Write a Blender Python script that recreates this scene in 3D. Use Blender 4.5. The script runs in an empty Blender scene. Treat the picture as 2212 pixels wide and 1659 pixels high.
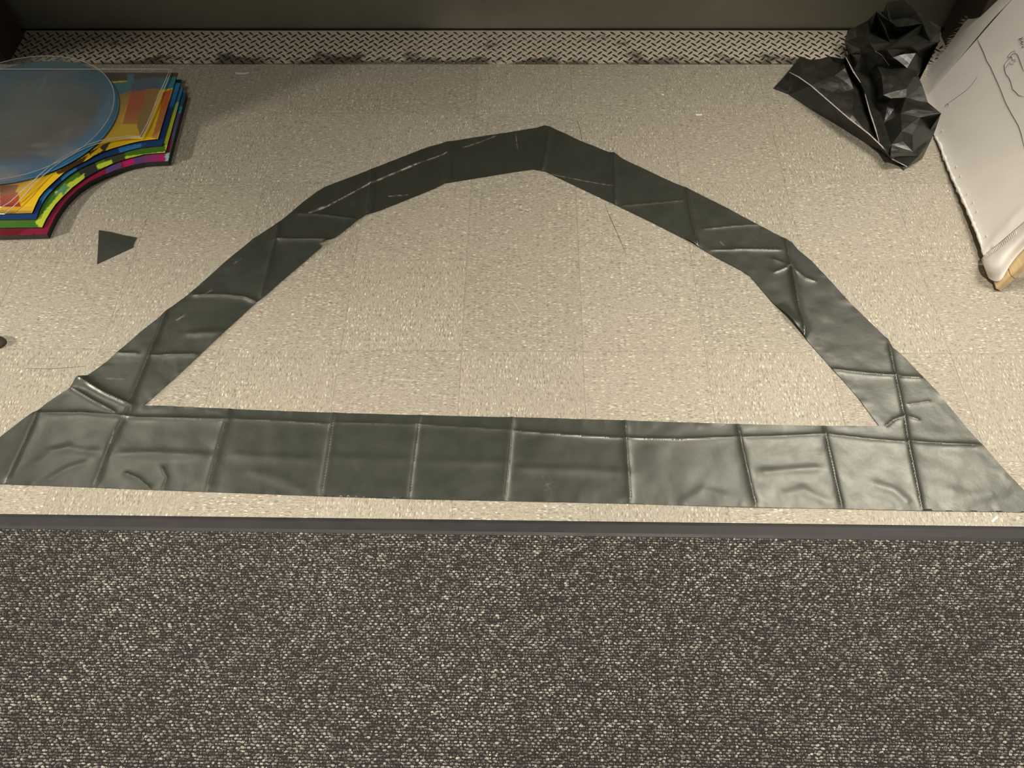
import bpy, bmesh, math, random
import numpy as np
from mathutils import Vector, Matrix
from mathutils.geometry import delaunay_2d_cdt

random.seed(7); rng = np.random.default_rng(7)
sc = bpy.context.scene
col = sc.collection

# ------------------------------------------------------------------ camera
T = 0.3048
W, H, FPX = 2212.0, 1659.0, 1755.19325
PIT, YAW, ROL = 0.984463190, -0.0251226601, -0.0151397466
CAM = np.array([1.51085731, -3.92566650, 5.42263967]) * T
_cp, _sp = math.cos(PIT), math.sin(PIT)
F = np.array([math.sin(YAW) * _cp, math.cos(YAW) * _cp, -_sp])
R0 = np.array([math.cos(YAW), -math.sin(YAW), 0.0]); U0 = np.cross(R0, F)
RT = R0 * math.cos(ROL) + U0 * math.sin(ROL); UP = -R0 * math.sin(ROL) + U0 * math.cos(ROL)
cam_d = bpy.data.cameras.new('camera'); cam = bpy.data.objects.new('camera', cam_d); col.objects.link(cam)
cam_d.sensor_width = 36.0; cam_d.lens = 36.0 * FPX / W; cam_d.clip_start = 0.02
m = Matrix.Identity(4)
for i in range(3):
    m[i][0] = RT[i]; m[i][1] = UP[i]; m[i][2] = -F[i]; m[i][3] = CAM[i]
cam.matrix_world = m
sc.camera = cam

# ------------------------------------------------------------------ world, lights, exposure
wd = bpy.data.worlds.new('room_ambient'); sc.world = wd; wd.use_nodes = True
wd.node_tree.nodes['Background'].inputs[0].default_value = (1.0, 0.93, 0.82, 1)
wd.node_tree.nodes['Background'].inputs[1].default_value = 0.06
sc.view_settings.view_transform = 'Standard'; sc.view_settings.look = 'None'
sc.view_settings.gamma = 1.0; sc.view_settings.use_curve_mapping = False
sc.view_settings.exposure = 0.08
sc.cycles.transparent_max_bounces = 32        # several clear acrylic layers lie on top of each other
WARM = (1.0, 0.92, 0.79)

def spot(name, loc, aim, power, cone, blend, rad, colr=WARM):
    d = bpy.data.lights.new(name, 'SPOT'); d.energy = power; d.color = colr
    d.spot_size = math.radians(cone); d.spot_blend = blend; d.shadow_soft_size = rad
    o = bpy.data.objects.new(name, d); col.objects.link(o); o.location = loc
    o.rotation_euler = (Vector(aim) - Vector(loc)).to_track_quat('-Z', 'Y').to_euler()
    return o
def area(name, loc, aim, power, sx, sy, colr=WARM):
    d = bpy.data.lights.new(name, 'AREA'); d.energy = power; d.color = colr
    d.shape = 'RECTANGLE'; d.size = sx; d.size_y = sy
    o = bpy.data.objects.new(name, d); col.objects.link(o); o.location = loc
    o.rotation_euler = (Vector(aim) - Vector(loc)).to_track_quat('-Z', 'Y').to_euler()
    return o
# unseen lamps: two downlights over the mat, two overhead panels added for the film's sheen, a low shaded work lamp at the left
spot('unseen_downlight', (1.15, -0.90, 2.7), (1.05, -0.85, 0), 340, 86, 1.0, 0.07)
spot('unseen_downlight', (-0.75, -0.95, 2.7), (-0.75, -0.85, 0), 235, 60, 1.0, 0.07)  # out of view, added to brighten the near-left floor
area('sheen_panel', (2.4, 0.92, 2.75), (2.1, 0.1, 0), 25, 1.5, 0.5).data.spread = math.radians(100)
area('sheen_panel', (-2.2, 0.90, 2.75), (-1.1, -0.1, 0), 6.5, 0.7, 0.5).data.spread = math.radians(90)
spot('shaded_work_lamp', (-2.2, -0.28, 0.52), (-2.2, -0.28, 0), 128, 166, 0.10, 0.03)

# ------------------------------------------------------------------ helpers
def gm(x, y, z=0.0):
    """floor-plan point at height z that lies on the sight line of photo pixel (x, y)"""
    d = F * FPX + RT * (x - W / 2) - UP * (y - H / 2)
    t = (z - CAM[2]) / d[2]
    return CAM + d * t

def tag(o, label=None, cat=None, group=None, kind=None):
    if label: o['label'] = label
    if cat: o['category'] = cat
    if group: o['group'] = group
    if kind: o['kind'] = kind
    return o

def mkobj(name, verts, faces, mat=None, parent=None, smooth=False):
    me = bpy.data.meshes.new(name)
    me.from_pydata([tuple(map(float, v)) for v in verts], [], [tuple(map(int, f)) for f in faces]); me.update()
    if mat: me.materials.append(mat)
    if smooth: me.polygons.foreach_set('use_smooth', [True] * len(me.polygons))
    o = bpy.data.objects.new(name, me); col.objects.link(o)
    if parent: o.parent = parent
    return o

def fastmesh(name, verts, tris, mat, parent=None, smooth=True):
    me = bpy.data.meshes.new(name)
    me.vertices.add(len(verts)); me.vertices.foreach_set('co', np.asarray(verts, np.float32).ravel())
    n = len(tris); me.loops.add(3 * n); me.polygons.add(n)
    me.loops.foreach_set('vertex_index', np.asarray(tris, np.int32).ravel())
    me.polygons.foreach_set('loop_start', np.arange(0, 3 * n, 3, dtype=np.int32))
    me.polygons.foreach_set('loop_total', np.full(n, 3, np.int32))
    me.update(calc_edges=True)
    if smooth: me.polygons.foreach_set('use_smooth', np.ones(n, bool))
    me.materials.append(mat)
    o = bpy.data.objects.new(name, me); col.objects.link(o)
    if parent: o.parent = parent
    return o

def box(name, lo, hi, mat, parent=None, bev=0.0):
    bm = bmesh.new(); bmesh.ops.create_cube(bm, size=1)
    lo = Vector(lo); hi = Vector(hi)
    for v in bm.verts:
        v.co = Vector(((v.co[k] + .5) * (hi[k] - lo[k]) + lo[k]) for k in range(3))
    if bev: bmesh.ops.bevel(bm, geom=bm.edges[:], offset=bev, segments=2, affect='EDGES', profile=.5)
    me = bpy.data.meshes.new(name); bm.to_mesh(me); bm.free(); me.materials.append(mat)
    o = bpy.data.objects.new(name, me); col.objects.link(o)
    if parent: o.parent = parent
    return o

def empty(name, loc):
    o = bpy.data.objects.new(name, None); col.objects.link(o); o.location = loc; o.empty_display_size = .05
    return o

def keep(o, parent):
    """parent o to an Empty without moving it (the Empties have location only)"""
    o.parent = parent; o.matrix_parent_inverse = Matrix.Translation(-parent.location)
    return o

def inside(pts, poly):
    pts = np.asarray(pts); poly = np.asarray(poly)[:, :2]
    x, y = pts[:, 0], pts[:, 1]; c = np.zeros(len(pts), bool); j = len(poly) - 1
    for i in range(len(poly)):
        xi, yi = poly[i]; xj, yj = poly[j]
        k = ((yi > y) != (yj > y)) & (x < (xj - xi) * (y - yi) / (yj - yi + 1e-15) + xi)
        c ^= k; j = i
    return c

def segdist(P, line):
    """distance and side of points P (n,2) to a polyline, with the running fraction along it"""
    best = np.full(len(P), 1e9); sgn = np.zeros(len(P)); fr = np.zeros(len(P))
    L = np.asarray(line, float)[:, :2]
    seg = np.linalg.norm(L[1:] - L[:-1], axis=1); cum = np.r_[0, np.cumsum(seg)]
    for a, b, s0, sl in zip(L[:-1], L[1:], cum[:-1], seg):
        d = b - a; t = np.clip(((P - a) @ d) / (d @ d), 0, 1); q = P - (a + t[:, None] * d)
        dist = np.hypot(q[:, 0], q[:, 1]); k = dist < best
        best[k] = dist[k]; sgn[k] = np.sign(d[0] * q[k, 1] - d[1] * q[k, 0]); fr[k] = (s0 + t[k] * sl) / cum[-1]
    return best, sgn, fr

def densify(poly, step, closed=True):
    poly = [np.asarray(p, float)[:2] for p in poly]; out = []
    n = len(poly)
    for i in range(n if closed else n - 1):
        a, b = poly[i], poly[(i + 1) % n]; k = max(1, int(np.linalg.norm(b - a) / step))
        for t in range(k): out.append(a + (b - a) * t / k)
    if not closed: out.append(poly[-1])
    return np.array(out)

def sheet(rings, step, extra=None):
    """triangulated flat sheet: rings[0] outline, further rings holes; returns (n,2) verts and tris"""
    bnd = [densify(r, step) for r in rings]
    allb = np.vstack(bnd); lo = allb.min(0); hi = allb.max(0)
    gx, gy = np.meshgrid(np.arange(lo[0], hi[0], step), np.arange(lo[1], hi[1], step * .866))
    gx = gx + (np.arange(gx.shape[0]) % 2)[:, None] * step * .5
    g = np.c_[gx.ravel(), gy.ravel()]
    k = inside(g, bnd[0])
    for r in bnd[1:]: k &= ~inside(g, r)
    g = g[k]
    near = np.ones(len(g), bool)
    for r in bnd: near &= segdist(g, np.vstack([r, r[:1]]))[0] > step * .45
    g = g[near]
    if extra is not None and len(extra): g = np.vstack([g, extra])
    pts = np.vstack([allb, g]); edges = []; o = 0
    for r in bnd:
        n = len(r); edges += [(o + i, o + (i + 1) % n) for i in range(n)]; o += n
    v, e, f, *_ = delaunay_2d_cdt([Vector(p) for p in pts], edges, [], 0, 1e-7)
    v = np.array([tuple(p) for p in v]); f = np.array([t for t in f if len(t) == 3])
    c = v[f].mean(1); k = inside(c, bnd[0])
    for r in bnd[1:]: k &= ~inside(c, r)
    return v, f[k]

def noise2(P, scale, seed, octaves=2):
    """cheap smooth value noise"""
    out = np.zeros(len(P)); amp = 1.0
    for oc in range(octaves):
        r = np.random.default_rng(seed + oc); tab = r.uniform(-1, 1, (64, 64))
        q = P * scale * (2 ** oc); i = np.floor(q).astype(int); f = q - i; f = f * f * (3 - 2 * f)
        a = tab[i[:, 0] % 64, i[:, 1] % 64]; b = tab[(i[:, 0] + 1) % 64, i[:, 1] % 64]
        c = tab[i[:, 0] % 64, (i[:, 1] + 1) % 64]; d = tab[(i[:, 0] + 1) % 64, (i[:, 1] + 1) % 64]
        out += amp * ((a * (1 - f[:, 0]) + b * f[:, 0]) * (1 - f[:, 1]) + (c * (1 - f[:, 0]) + d * f[:, 0]) * f[:, 1])
        amp *= .5
    return out

def slab(name, poly, z0, z1, mat, parent=None, edge_mat=None):
    """flat board: polygon outline extruded from z0 to z1; second material on the rim"""
    n = len(poly); v = [(p[0], p[1], z0) for p in poly] + [(p[0], p[1], z1) for p in poly]
    bm = bmesh.new(); bv = [bm.verts.new(p) for p in v]
    top = bm.faces.new(bv[n:]); bot = bm.faces.new(bv[:n][::-1])
    for i in range(n):
        s = bm.faces.new((bv[i], bv[(i + 1) % n], bv[n + (i + 1) % n], bv[n + i])); s.material_index = 1 if edge_mat else 0
    bmesh.ops.recalc_face_normals(bm, faces=bm.faces[:])
    bmesh.ops.triangulate(bm, faces=[f for f in bm.faces if len(f.verts) > 4])
    me = bpy.data.meshes.new(name); bm.to_mesh(me); bm.free(); me.materials.append(mat)
    if edge_mat: me.materials.append(edge_mat)
    o = bpy.data.objects.new(name, me); col.objects.link(o)
    if parent: o.parent = parent
    return o

def ribbon(name, pts, w, t, mat, parent=None, up=(0, 0, 1)):
    """thin flat strand along 3-D points: width w, thickness t, tapered ends"""
    pts = [Vector(p) for p in pts]; up = Vector(up).normalized(); V = []; Fc = []
    n = len(pts)
    for i, p in enumerate(pts):
        d = (pts[min(i + 1, n - 1)] - pts[max(i - 1, 0)]).normalized(); s = d.cross(up).normalized()
        ww = w * (0.45 if i in (0, n - 1) else 1.0) / 2
        V += [p - s * ww, p + s * ww, p + s * ww * .5 + up * t, p - s * ww * .5 + up * t]
    for i in range(n - 1):
        a = 4 * i; b = a + 4
        for k in range(4): Fc.append((a + k, a + (k + 1) % 4, b + (k + 1) % 4, b + k))
    Fc += [(3, 2, 1, 0), (4 * n - 4, 4 * n - 3, 4 * n - 2, 4 * n - 1)]
    o = mkobj(name, V, Fc, mat)
    if parent: keep(o, parent) if parent.type == 'EMPTY' else setattr(o, 'parent', parent)
    return o

# ------------------------------------------------------------------ material helpers
class MT:
    def __init__(s, name):
        s.m = bpy.data.materials.new(name); s.m.use_nodes = True; s.t = s.m.node_tree; s.t.nodes.clear()
        s.out = s.n('ShaderNodeOutputMaterial'); s.b = s.n('ShaderNodeBsdfPrincipled'); s.l(s.b.outputs[0], s.out.inputs[0])
    def n(s, t, **k):
        x = s.t.nodes.new(t)
        for a, v in k.items(): setattr(x, a, v)
        return x
    def l(s, a, b): s.t.links.new(a, b)
    def math(s, op, a, b=None, clamp=False):
        x = s.n('ShaderNodeMath', operation=op, use_clamp=clamp)
        for i, v in enumerate((a, b)):
            if v is None: continue
            if isinstance(v, (int, float)): x.inputs[i].default_value = v
            else: s.l(v, x.inputs[i])
        return x.outputs[0]
    def mix(s, f, a, b, mode='MIX'):
        x = s.n('ShaderNodeMix', data_type='RGBA', blend_type=mode)
        if isinstance(f, (int, float)): x.inputs[0].default_value = f
        else: s.l(f, x.inputs[0])
        for i, v in ((6, a), (7, b)):
            if isinstance(v, tuple): x.inputs[i].default_value = (*v[:3], 1)
            else: s.l(v, x.inputs[i])
        return x.outputs[2]
    def ramp(s, f, stops, interp='LINEAR'):
        x = s.n('ShaderNodeValToRGB'); x.color_ramp.interpolation = interp; e = x.color_ramp.elements
        while len(e) < len(stops): e.new(0.5)
        for k, (p, c) in enumerate(stops):
            e[k].position = p; e[k].color = (*c[:3], 1) if isinstance(c, tuple) else (c, c, c, 1)
        s.l(f, x.inputs[0]); return x.outputs[0]
    def coord(s, kind='Object', scale=(1, 1, 1), off=None):
        tc = s.n('ShaderNodeTexCoord'); mp = s.n('ShaderNodeMapping'); mp.inputs['Scale'].default_value = scale
        s.l(tc.outputs[kind], mp.inputs[0])
        if off is not None: s.l(off, mp.inputs['Location'])
        return mp.outputs[0]
    def wcoord(s, scale=(1, 1, 1)):
        g = s.n('ShaderNodeNewGeometry'); mp = s.n('ShaderNodeMapping'); mp.inputs['Scale'].default_value = scale
        s.l(g.outputs['Position'], mp.inputs[0]); return mp.outputs[0]
    def noise(s, v, scale=1.0, detail=2, rough=.5, dist=0):
        x = s.n('ShaderNodeTexNoise'); x.inputs['Scale'].default_value = scale; x.inputs['Detail'].default_value = detail
        x.inputs['Roughness'].default_value = rough; x.inputs['Distortion'].default_value = dist
        s.l(v, x.inputs['Vector']); return x.outputs['Fac']
    def voro(s, v, scale=1.0, out='Distance', feature='F1', rnd=1):
        x = s.n('ShaderNodeTexVoronoi', feature=feature); x.inputs['Scale'].default_value = scale
        x.inputs['Randomness'].default_value = rnd; s.l(v, x.inputs['Vector']); return x.outputs[out]
    def bump(s, h, strength=.3, dist=.001):
        x = s.n('ShaderNodeBump'); x.inputs['Strength'].default_value = strength; x.inputs['Distance'].default_value = dist
        s.l(h, x.inputs['Height']); s.l(x.outputs[0], s.b.inputs['Normal'])
    def set(s, **k):
        nm = dict(col='Base Color', rough='Roughness', metal='Metallic', spec='Specular IOR Level', alpha='Alpha', trans='Transmission Weight', ior='IOR', coat='Coat Weight', sheen='Sheen Weight')
        for a, v in k.items():
            i = s.b.inputs[nm[a]]
            if isinstance(v, tuple): i.default_value = (*v[:3], 1)
            elif isinstance(v, (int, float)): i.default_value = v
            else: s.l(v, i)
        return s

def plain(name, c, rough=.5, metal=0.0, spec=.5, var=.12, scale=30):
    t = MT(name); n = t.noise(t.wcoord(), scale, 4, .6)
    c2 = tuple(x * (1 - var) for x in c); c1 = tuple(min(1, x * (1 + var)) for x in c)
    t.set(col=t.ramp(n, [(.3, c2), (.7, c1)]), rough=rough, metal=metal, spec=spec)
    return t.m

def srgb(r, g, b):
    f = lambda c: (c / 255 / 12.92) if c / 255 < .04045 else ((c / 255 + .055) / 1.055) ** 2.4
    return (f(r), f(g), f(b))

# vinyl composition tile: chips drawn out along one direction of the tile
def tile_material():
    t = MT('vinyl_tile')
    oi = t.n('ShaderNodeObjectInfo'); cx = t.n('ShaderNodeCombineXYZ')
    t.l(t.math('MULTIPLY', oi.outputs['Random'], 37.0), cx.inputs[0]); t.l(t.math('MULTIPLY', oi.outputs['Random'], 91.0), cx.inputs[1])
    def st(sx, sy):
        return t.coord('Object', (sx, sy, 1), cx.outputs[0])
    warp = t.noise(st(26, 26), 1, 2)
    fine = t.noise(st(105, 360), 1, 4, .72, 1.0)
    mid = t.noise(st(38, 130), 1, 2, .5, .5)
    base = t.ramp(fine, [(.30, (.19, .17, .132)), (.5, (.39, .357, .287)), (.68, (.60, .555, .455))])
    base = t.mix(t.ramp(mid, [(.35, 0.0), (.75, .40)]), base, (.30, .272, .22))
    def chips(sx, sy, thr, keep_thr):
        v = st(sx, sy); vn = t.n('ShaderNodeTexVoronoi'); vn.inputs['Scale'].default_value = 1; t.l(v, vn.inputs['Vector'])
        sep = t.n('ShaderNodeSeparateColor'); t.l(vn.outputs['Color'], sep.inputs[0])
        a = t.math('LESS_THAN', vn.outputs['Distance'], thr); b = t.math('GREATER_THAN', sep.outputs[0], keep_thr)
        return t.math('MULTIPLY', a, b), sep.outputs[1]
    d, dv = chips(62, 190, .33, .68); base = t.mix(t.math('MULTIPLY', d, .66), base, (.17, .145, .105))
    d2, _ = chips(110, 300, .30, .80); base = t.mix(t.math('MULTIPLY', d2, .6), base, (.10, .085, .065))
    p, pv = chips(74, 220, .35, .76); base = t.mix(t.math('MULTIPLY', p, .75), base, (.70, .65, .53))
    p2, _ = chips(55, 150, .22, .93); base = t.mix(t.math('MULTIPLY', p2, .9), base, (.86, .81, .68))
    g = t.noise(t.wcoord(), 2.2, 4, .6); base = t.mix(t.ramp(g, [(.35, 0.0), (.75, .35)]), base, (.36, .315, .27))
    hsv = t.n('ShaderNodeHueSaturation'); t.l(base, hsv.inputs['Color'])
    t.l(t.math('ADD', t.math('MULTIPLY', oi.outputs['Random'], .10), .95), hsv.inputs['Value'])
    t.set(col=hsv.outputs[0], rough=t.ramp(g, [(.3, .40), (.7, .58)]), spec=.4)
    t.bump(fine, .10, .0006)
    return t.m
M_TILE = tile_material()
M_SEAM = plain('floor_seam_grout', (.25, .22, .17), .8)

def film_material():
    t = MT('olive_black_plastic_film')
    at = t.n('ShaderNodeAttribute', attribute_name='scratch')
    n1 = t.noise(t.wcoord(), 9, 4, .6)
    sheen = t.noise(t.wcoord((1, 1, 1)), 26, 4, .65)
    c = t.ramp(n1, [(.3, (.027, .030, .0235)), (.7, (.036, .039, .031))])
    c = t.mix(t.math('MULTIPLY', at.outputs['Fac'], .85), c, (.55, .53, .46))
    t.set(col=c, rough=t.ramp(sheen, [(.3, .32), (.7, .40)]), spec=1.0)
    t.b.inputs['Specular Tint'].default_value = (.96, .97, .89, 1)
    br = t.n('ShaderNodeTexBrick'); br.offset = 0
    br.inputs['Scale'].default_value = 1; br.inputs['Brick Width'].default_value = .0033; br.inputs['Row Height'].default_value = .0033
    br.inputs['Mortar Size'].default_value = .0007; br.inputs['Color1'].default_value = br.inputs['Color2'].default_value = (1, 1, 1, 1); br.inputs['Mortar'].default_value = (0, 0, 0, 1)
    t.l(t.wcoord(), br.inputs['Vector'])
    h = t.math('ADD', t.math('MULTIPLY', br.outputs['Color'], .35), t.noise(t.wcoord(), 70, 3, .6))
    t.bump(h, .20, .0012)
    return t.m
M_FILM = film_material()
t = MT('crumpled_black_film'); n = t.noise(t.wcoord(), 30, 4, .6)
t.set(col=t.ramp(n, [(.3, (.014, .015, .011)), (.7, (.022, .023, .017))]), rough=t.ramp(n, [(.3, .32), (.7, .44)]), spec=.9)
t.bump(t.noise(t.wcoord(), 60, 3, .6), .15, .0012); M_HEAP = t.m
M_FILMEDGE = plain('white_cut_film_edge', (.62, .54, .52), .5, 0, .5, .35, 160)

# ------------------------------------------------------------------ floor and tiles
XL, XR, YW = -2.6, 3.4, 1.17
floor = box('floor', (XL, -3.2, -.06), (XR, YW, -.003), M_SEAM); tag(floor, kind='structure')
def tile_mesh(sx, sy):
    bm = bmesh.new(); bmesh.ops.create_cube(bm, size=1)
    for v in bm.verts: v.co = Vector((v.co.x * sx, v.co.y * sy, (v.co.z - .5) * .003))
    top = [e for e in bm.edges if all(v.co.z > -1e-6 for v in e.verts)]
    bmesh.ops.bevel(bm, geom=top, offset=.00025, segments=1, affect='EDGES')
    me = bpy.data.meshes.new('tile'); bm.to_mesh(me); bm.free(); me.materials.append(M_TILE); return me
GAP = .0003
full = tile_mesh(T - GAP, T - GAP)
YF = YW - 3 * T
cutA = tile_mesh(T - GAP, YF - GAP); cutB = tile_mesh(YF - GAP, T - GAP)
for j in range(-2, 4):
    for i in range(-6, 8):
        rot = (i + j) % 2 == 0          # grain runs along y on these
        if (i, j) in ((1, 1), (2, 0)): rot = not rot
        if j < 3: me = full; sy = T
        else: me = cutB if rot else cutA; sy = YF
        o = bpy.data.objects.new('tile', me); col.objects.link(o); o.parent = floor
        o.location = ((i + .5) * T, j * T + sy / 2, rng.uniform(-.0001, .0001))
        o.rotation_euler = (0, 0, math.pi / 2 if rot else 0)

# scuffs on the tiles: thin marks standing a hair proud of the floor
M_SCUFF = plain('dark_scuff', (.10, .085, .065), .7)
M_SCR = plain('pale_scratch', (.62, .57, .46), .6)
def mark(name, pl, w, mat):
    ribbon(name, [gm(x, y, .0003) for x, y in pl], w, .0002, mat, floor)
mark('scuff_mark', [(1246, 258), (1252, 276), (1258, 306)], .0016, M_SCUFF)
mark('scuff_mark', [(1306, 440), (1318, 470), (1336, 510), (1351, 546)], .0016, M_SCUFF)
mark('scuff_mark', [(52, 796), (110, 797), (185, 791)], .0018, M_SCUFF)
mark('scuff_mark', [(1210, 548), (1260, 530), (1315, 493)], .0012, plain('brown_scuff', (.24, .19, .15), .7))
mark('scratch_mark', [(1099, 637), (1115, 660), (1132, 688)], .0016, M_SCR)
mark('scratch_mark', [(1160, 200), (1163, 235), (1166, 250)], .0018, M_SCR)
mark('scratch_mark', [(897, 240), (888, 258)], .0022, M_SCR)
mark('scratch_mark', [(955, 590), (1003, 612)], .0012, M_SCR)
mark('scratch_mark', [(840, 819), (870, 821), (935, 823)], .0016, M_SCR)
mark('scratch_mark', [(1570, 795), (1620, 798)], .0016, M_SCR)

# ------------------------------------------------------------------ doorway: threshold plate, door, jambs, walls
def plate_material(lug):
    t = MT('tread_lug_metal' if lug else 'tread_plate_metal')
    pos = t.wcoord()
    sx = t.n('ShaderNodeSeparateXYZ'); t.l(pos, sx.inputs[0])
    near = t.math('MULTIPLY', t.math('SUBTRACT', 1.235, sx.outputs[1]), 16, True)         # grime builds up along the tiled side
    g = t.noise(t.wcoord((1, 1.6, 1)), 7, 5, .62)
    dirt = t.math('MULTIPLY', t.ramp(t.math('ADD', g, t.math('MULTIPLY', near, .24)), [(.60, 0.0), (.74, 1.0)]), .85)
    n = t.noise(t.wcoord(), 90, 3)
    base = t.ramp(n, [(.3, (.62, .55, .45)), (.7, (.76, .68, .56))])
    if lug: base = t.ramp(n, [(.3, (.045, .039, .032)), (.7, (.085, .074, .060))])
    t.set(col=t.mix(dirt, base, (.05, .042, .036)), rough=.34 if lug else .5, metal=.6 if lug else .12)
    t.bump(n, .1, .0005)
    return t.m
XJL, XJR, YD = -1.266, 1.872, 1.355
plate = empty('tread_plate', ((XJL + XJR) / 2, (YW + YD) / 2, 0))
tag(plate, 'worn diamond-patterned metal threshold plate along the foot of the door', 'threshold')
keep(box('plate', (XJL, YW + .0004, -.05), (XJR, YD + .03, .003), plate_material(False), None, .0012), plate)
V = []; Fc = []
def lug(cx, cy, ang):
    L, w, h = .0132, .0035, .0026; c, s = math.cos(ang), math.sin(ang); o = len(V)
    prof = [(-1, 0), (-.5, -.75), (.2, -.95), (.7, -.6), (1, 0), (.7, .6), (.2, .95), (-.5, .75)]
    for k, z in ((1, .003), (.55, .003 + h)):
        for a, b in prof:
            x, y = a * L * (1 if k == 1 else .75), b * w * k
            V.append((cx + c * x - s * y, cy + s * x + c * y, z))
    for i in range(8): Fc.append((o + i, o + (i + 1) % 8, o + 8 + (i + 1) % 8, o + 8 + i))
    Fc.append(tuple(o + 8 + i for i in range(8)))
PX, PY = .0335, .0158
for r in range(12):
    y = YW + .008 + r * PY
    if y > YD - .006: break
    x = XJL + .015 + (r % 2) * PX * .5
    while x < XJR - .012:
        lug(x, y, math.radians(45 if r % 2 else -45)); x += PX
lg = keep(mkobj('tread_lugs', V, Fc, plate_material(True)), plate); tag(lg, 'raised metal tread pattern', kind='stuff')

M_DOOR = MT('olive_painted_steel')
n = M_DOOR.noise(M_DOOR.wcoord(), 3, 4, .6)
sm = M_DOOR.noise(M_DOOR.wcoord((26, 1, 9)), 1, 3, .55)
M_DOOR.set(col=M_DOOR.mix(M_DOOR.ramp(sm, [(.70, 0.0), (.78, .35)]), M_DOOR.ramp(n, [(.3, (.25, .245, .19)), (.7, (.31, .30, .235))]), (.3, .29, .24)), rough=.5, spec=.45)
M_DOOR.bump(M_DOOR.noise(M_DOOR.wcoord(), 140, 2), .06, .0006)
M_DOOR = M_DOOR.m
M_JAMB = plain('brown_painted_jamb', (.060, .046, .034), .55)
M_WALLF = plain('dark_wall_paint', (.045, .038, .030), .7)
M_BLACK = plain('black_rubber', (.012, .011, .010), .6)
door = box('door_1', (XJL - .12, YD + .004, .008), (XJR + .12, YD + .05, 2.55), M_DOOR); tag(door, 'olive metal door panel', kind='structure')
d2 = box('door_seal', (XJL - .12, YD - .002, .0045), (XJR + .12, YD + .03, .0080), M_BLACK, door)
wl = box('wall_left', (XL, YW, -.05), (XJL, YD - .032, 2.9), M_WALLF); tag(wl, kind='structure')
box('jamb_lining', (XJL - .001, YW - .004, 0), (XJL + .006, YD - .030, 2.5), M_JAMB, wl, .002)
wq = box('side_blocker', (XL, .285, -.05), (-1.38, .315, 2.2), M_WALLF); tag(wq, 'unseen blocker left of the doorway, shaped to shade the far corner', kind='structure')  # out of view; shaped to keep the work lamp off the far-left floor
wr = box('wall_right', (XJR, YW, -.05), (XR, YD - .032, 2.9), M_WALLF); tag(wr, kind='structure')
box('jamb_lining', (XJR - .006, YW - .004, 0), (XJR + .001, YD - .030, 2.5), M_JAMB, wr, .002)
box('jamb_facing', (XJR - .006, YW - .014, 0), (XJR + .16, YW - .0005, 2.5), M_JAMB, wr, .002)
wb = box('wall_back', (XL, YD + .05, -.05), (XR, YD + .15, 2.9), M_WALLF); tag(wb, kind='structure')
hd = box('trim_1', (XJL, YW, 2.5), (XJR, YD - .032, 2.9), M_JAMB); tag(hd, 'lintel above the door', kind='structure')

# ------------------------------------------------------------------ entrance mat
mat = empty('floor_mat', (.45, -.8, 0)); tag(mat, 'grey woven carpet mat with black rubber border in the foreground', 'mat')
t = MT('black_rubber_border')
g = t.noise(t.wcoord((1, 2.2, 1)), 9, 5, .62)
t.set(col=t.ramp(g, [(.3, (.016, .0150, .0155)), (.75, (.034, .0315, .032))]), rough=t.ramp(g, [(.3, .5), (.7, .65)]), spec=.4)
t.bump(t.noise(t.wcoord(), 130, 3), .1, .0006); M_RUB = t.m
def medge(x, d): return -.4585 - .0046 * (x - .43) - d       # the mat's front edge, very slightly skewed
xa, xb = -1.6, 2.6
prof = [(.0, .0003), (.0035, .0030), (.009, .0040), (.029, .0044), (.0345, .0030), (.0365, .0025)]
V = []; Fc = []
for k, (d, z) in enumerate(prof): V += [(xa, medge(xa, d), z), (xb, medge(xb, d), z)]
for k in range(len(prof) - 1): Fc.append((2 * k, 2 * k + 2, 2 * k + 3, 2 * k + 1))
keep(mkobj('rubber_border', V, Fc, M_RUB), mat)
t = MT('carpet_backing')
n = t.noise(t.wcoord((180, 520, 1)), 1, 3, .6)
t.set(col=t.ramp(n, [(.3, (.014, .0122, .012)), (.62, (.038, .034, .033)), (.8, (.09, .083, .076))]), rough=.95, spec=.1)
t.bump(n, .5, .002); M_BACK = t.m
D0 = .036
V = [(xa, medge(xa, D0), .0028), (xb, medge(xb, D0), .0028), (xb, -2.1, .0028), (xa, -2.1, .0028)]
keep(mkobj('backing', V, [(3, 2, 1, 0)], M_BACK), mat)
# woven loops: domes in staggered rows (a continuous field nobody could count)
t = MT('carpet_loops')
g = t.n('ShaderNodeNewGeometry')
big = t.noise(t.wcoord(), 3.2, 4, .6)
r = t.math('ADD', g.outputs['Random Per Island'], t.math('MULTIPLY', t.math('SUBTRACT', big, .5), .55))
c = t.ramp(r, [(.0, (.05, .045, .043)), (.30, (.135, .124, .111)), (.75, (.32, .30, .262)), (1.0, (.60, .575, .50))])
st_ = t.noise(t.wcoord((900, 260, 900)), 1, 2, .6)
c = t.mix(t.ramp(st_, [(.38, .7), (.58, 0.0)]), c, (.045, .040, .038))
t.set(col=c, rough=.85, spec=.2); M_LOOP = t.m
pxp, pyp = .0113, .0054
rows = []
yy0 = D0 + .003; r = 0
while yy0 + r * pyp < .62:
    d = yy0 + r * pyp
    xs = np.arange(-.80, 1.72, pxp) + (r % 2) * pxp * .5 + rng.normal(0, .0007, 1) + .0016 * math.sin(r * .9)
    ys = np.array([medge(x, d) for x in xs]) + rng.normal(0, .0005, len(xs))
    rows.append(np.c_[xs + rng.normal(0, .0008, len(xs)), ys]); r += 1
C = np.vstack(rows)
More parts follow.
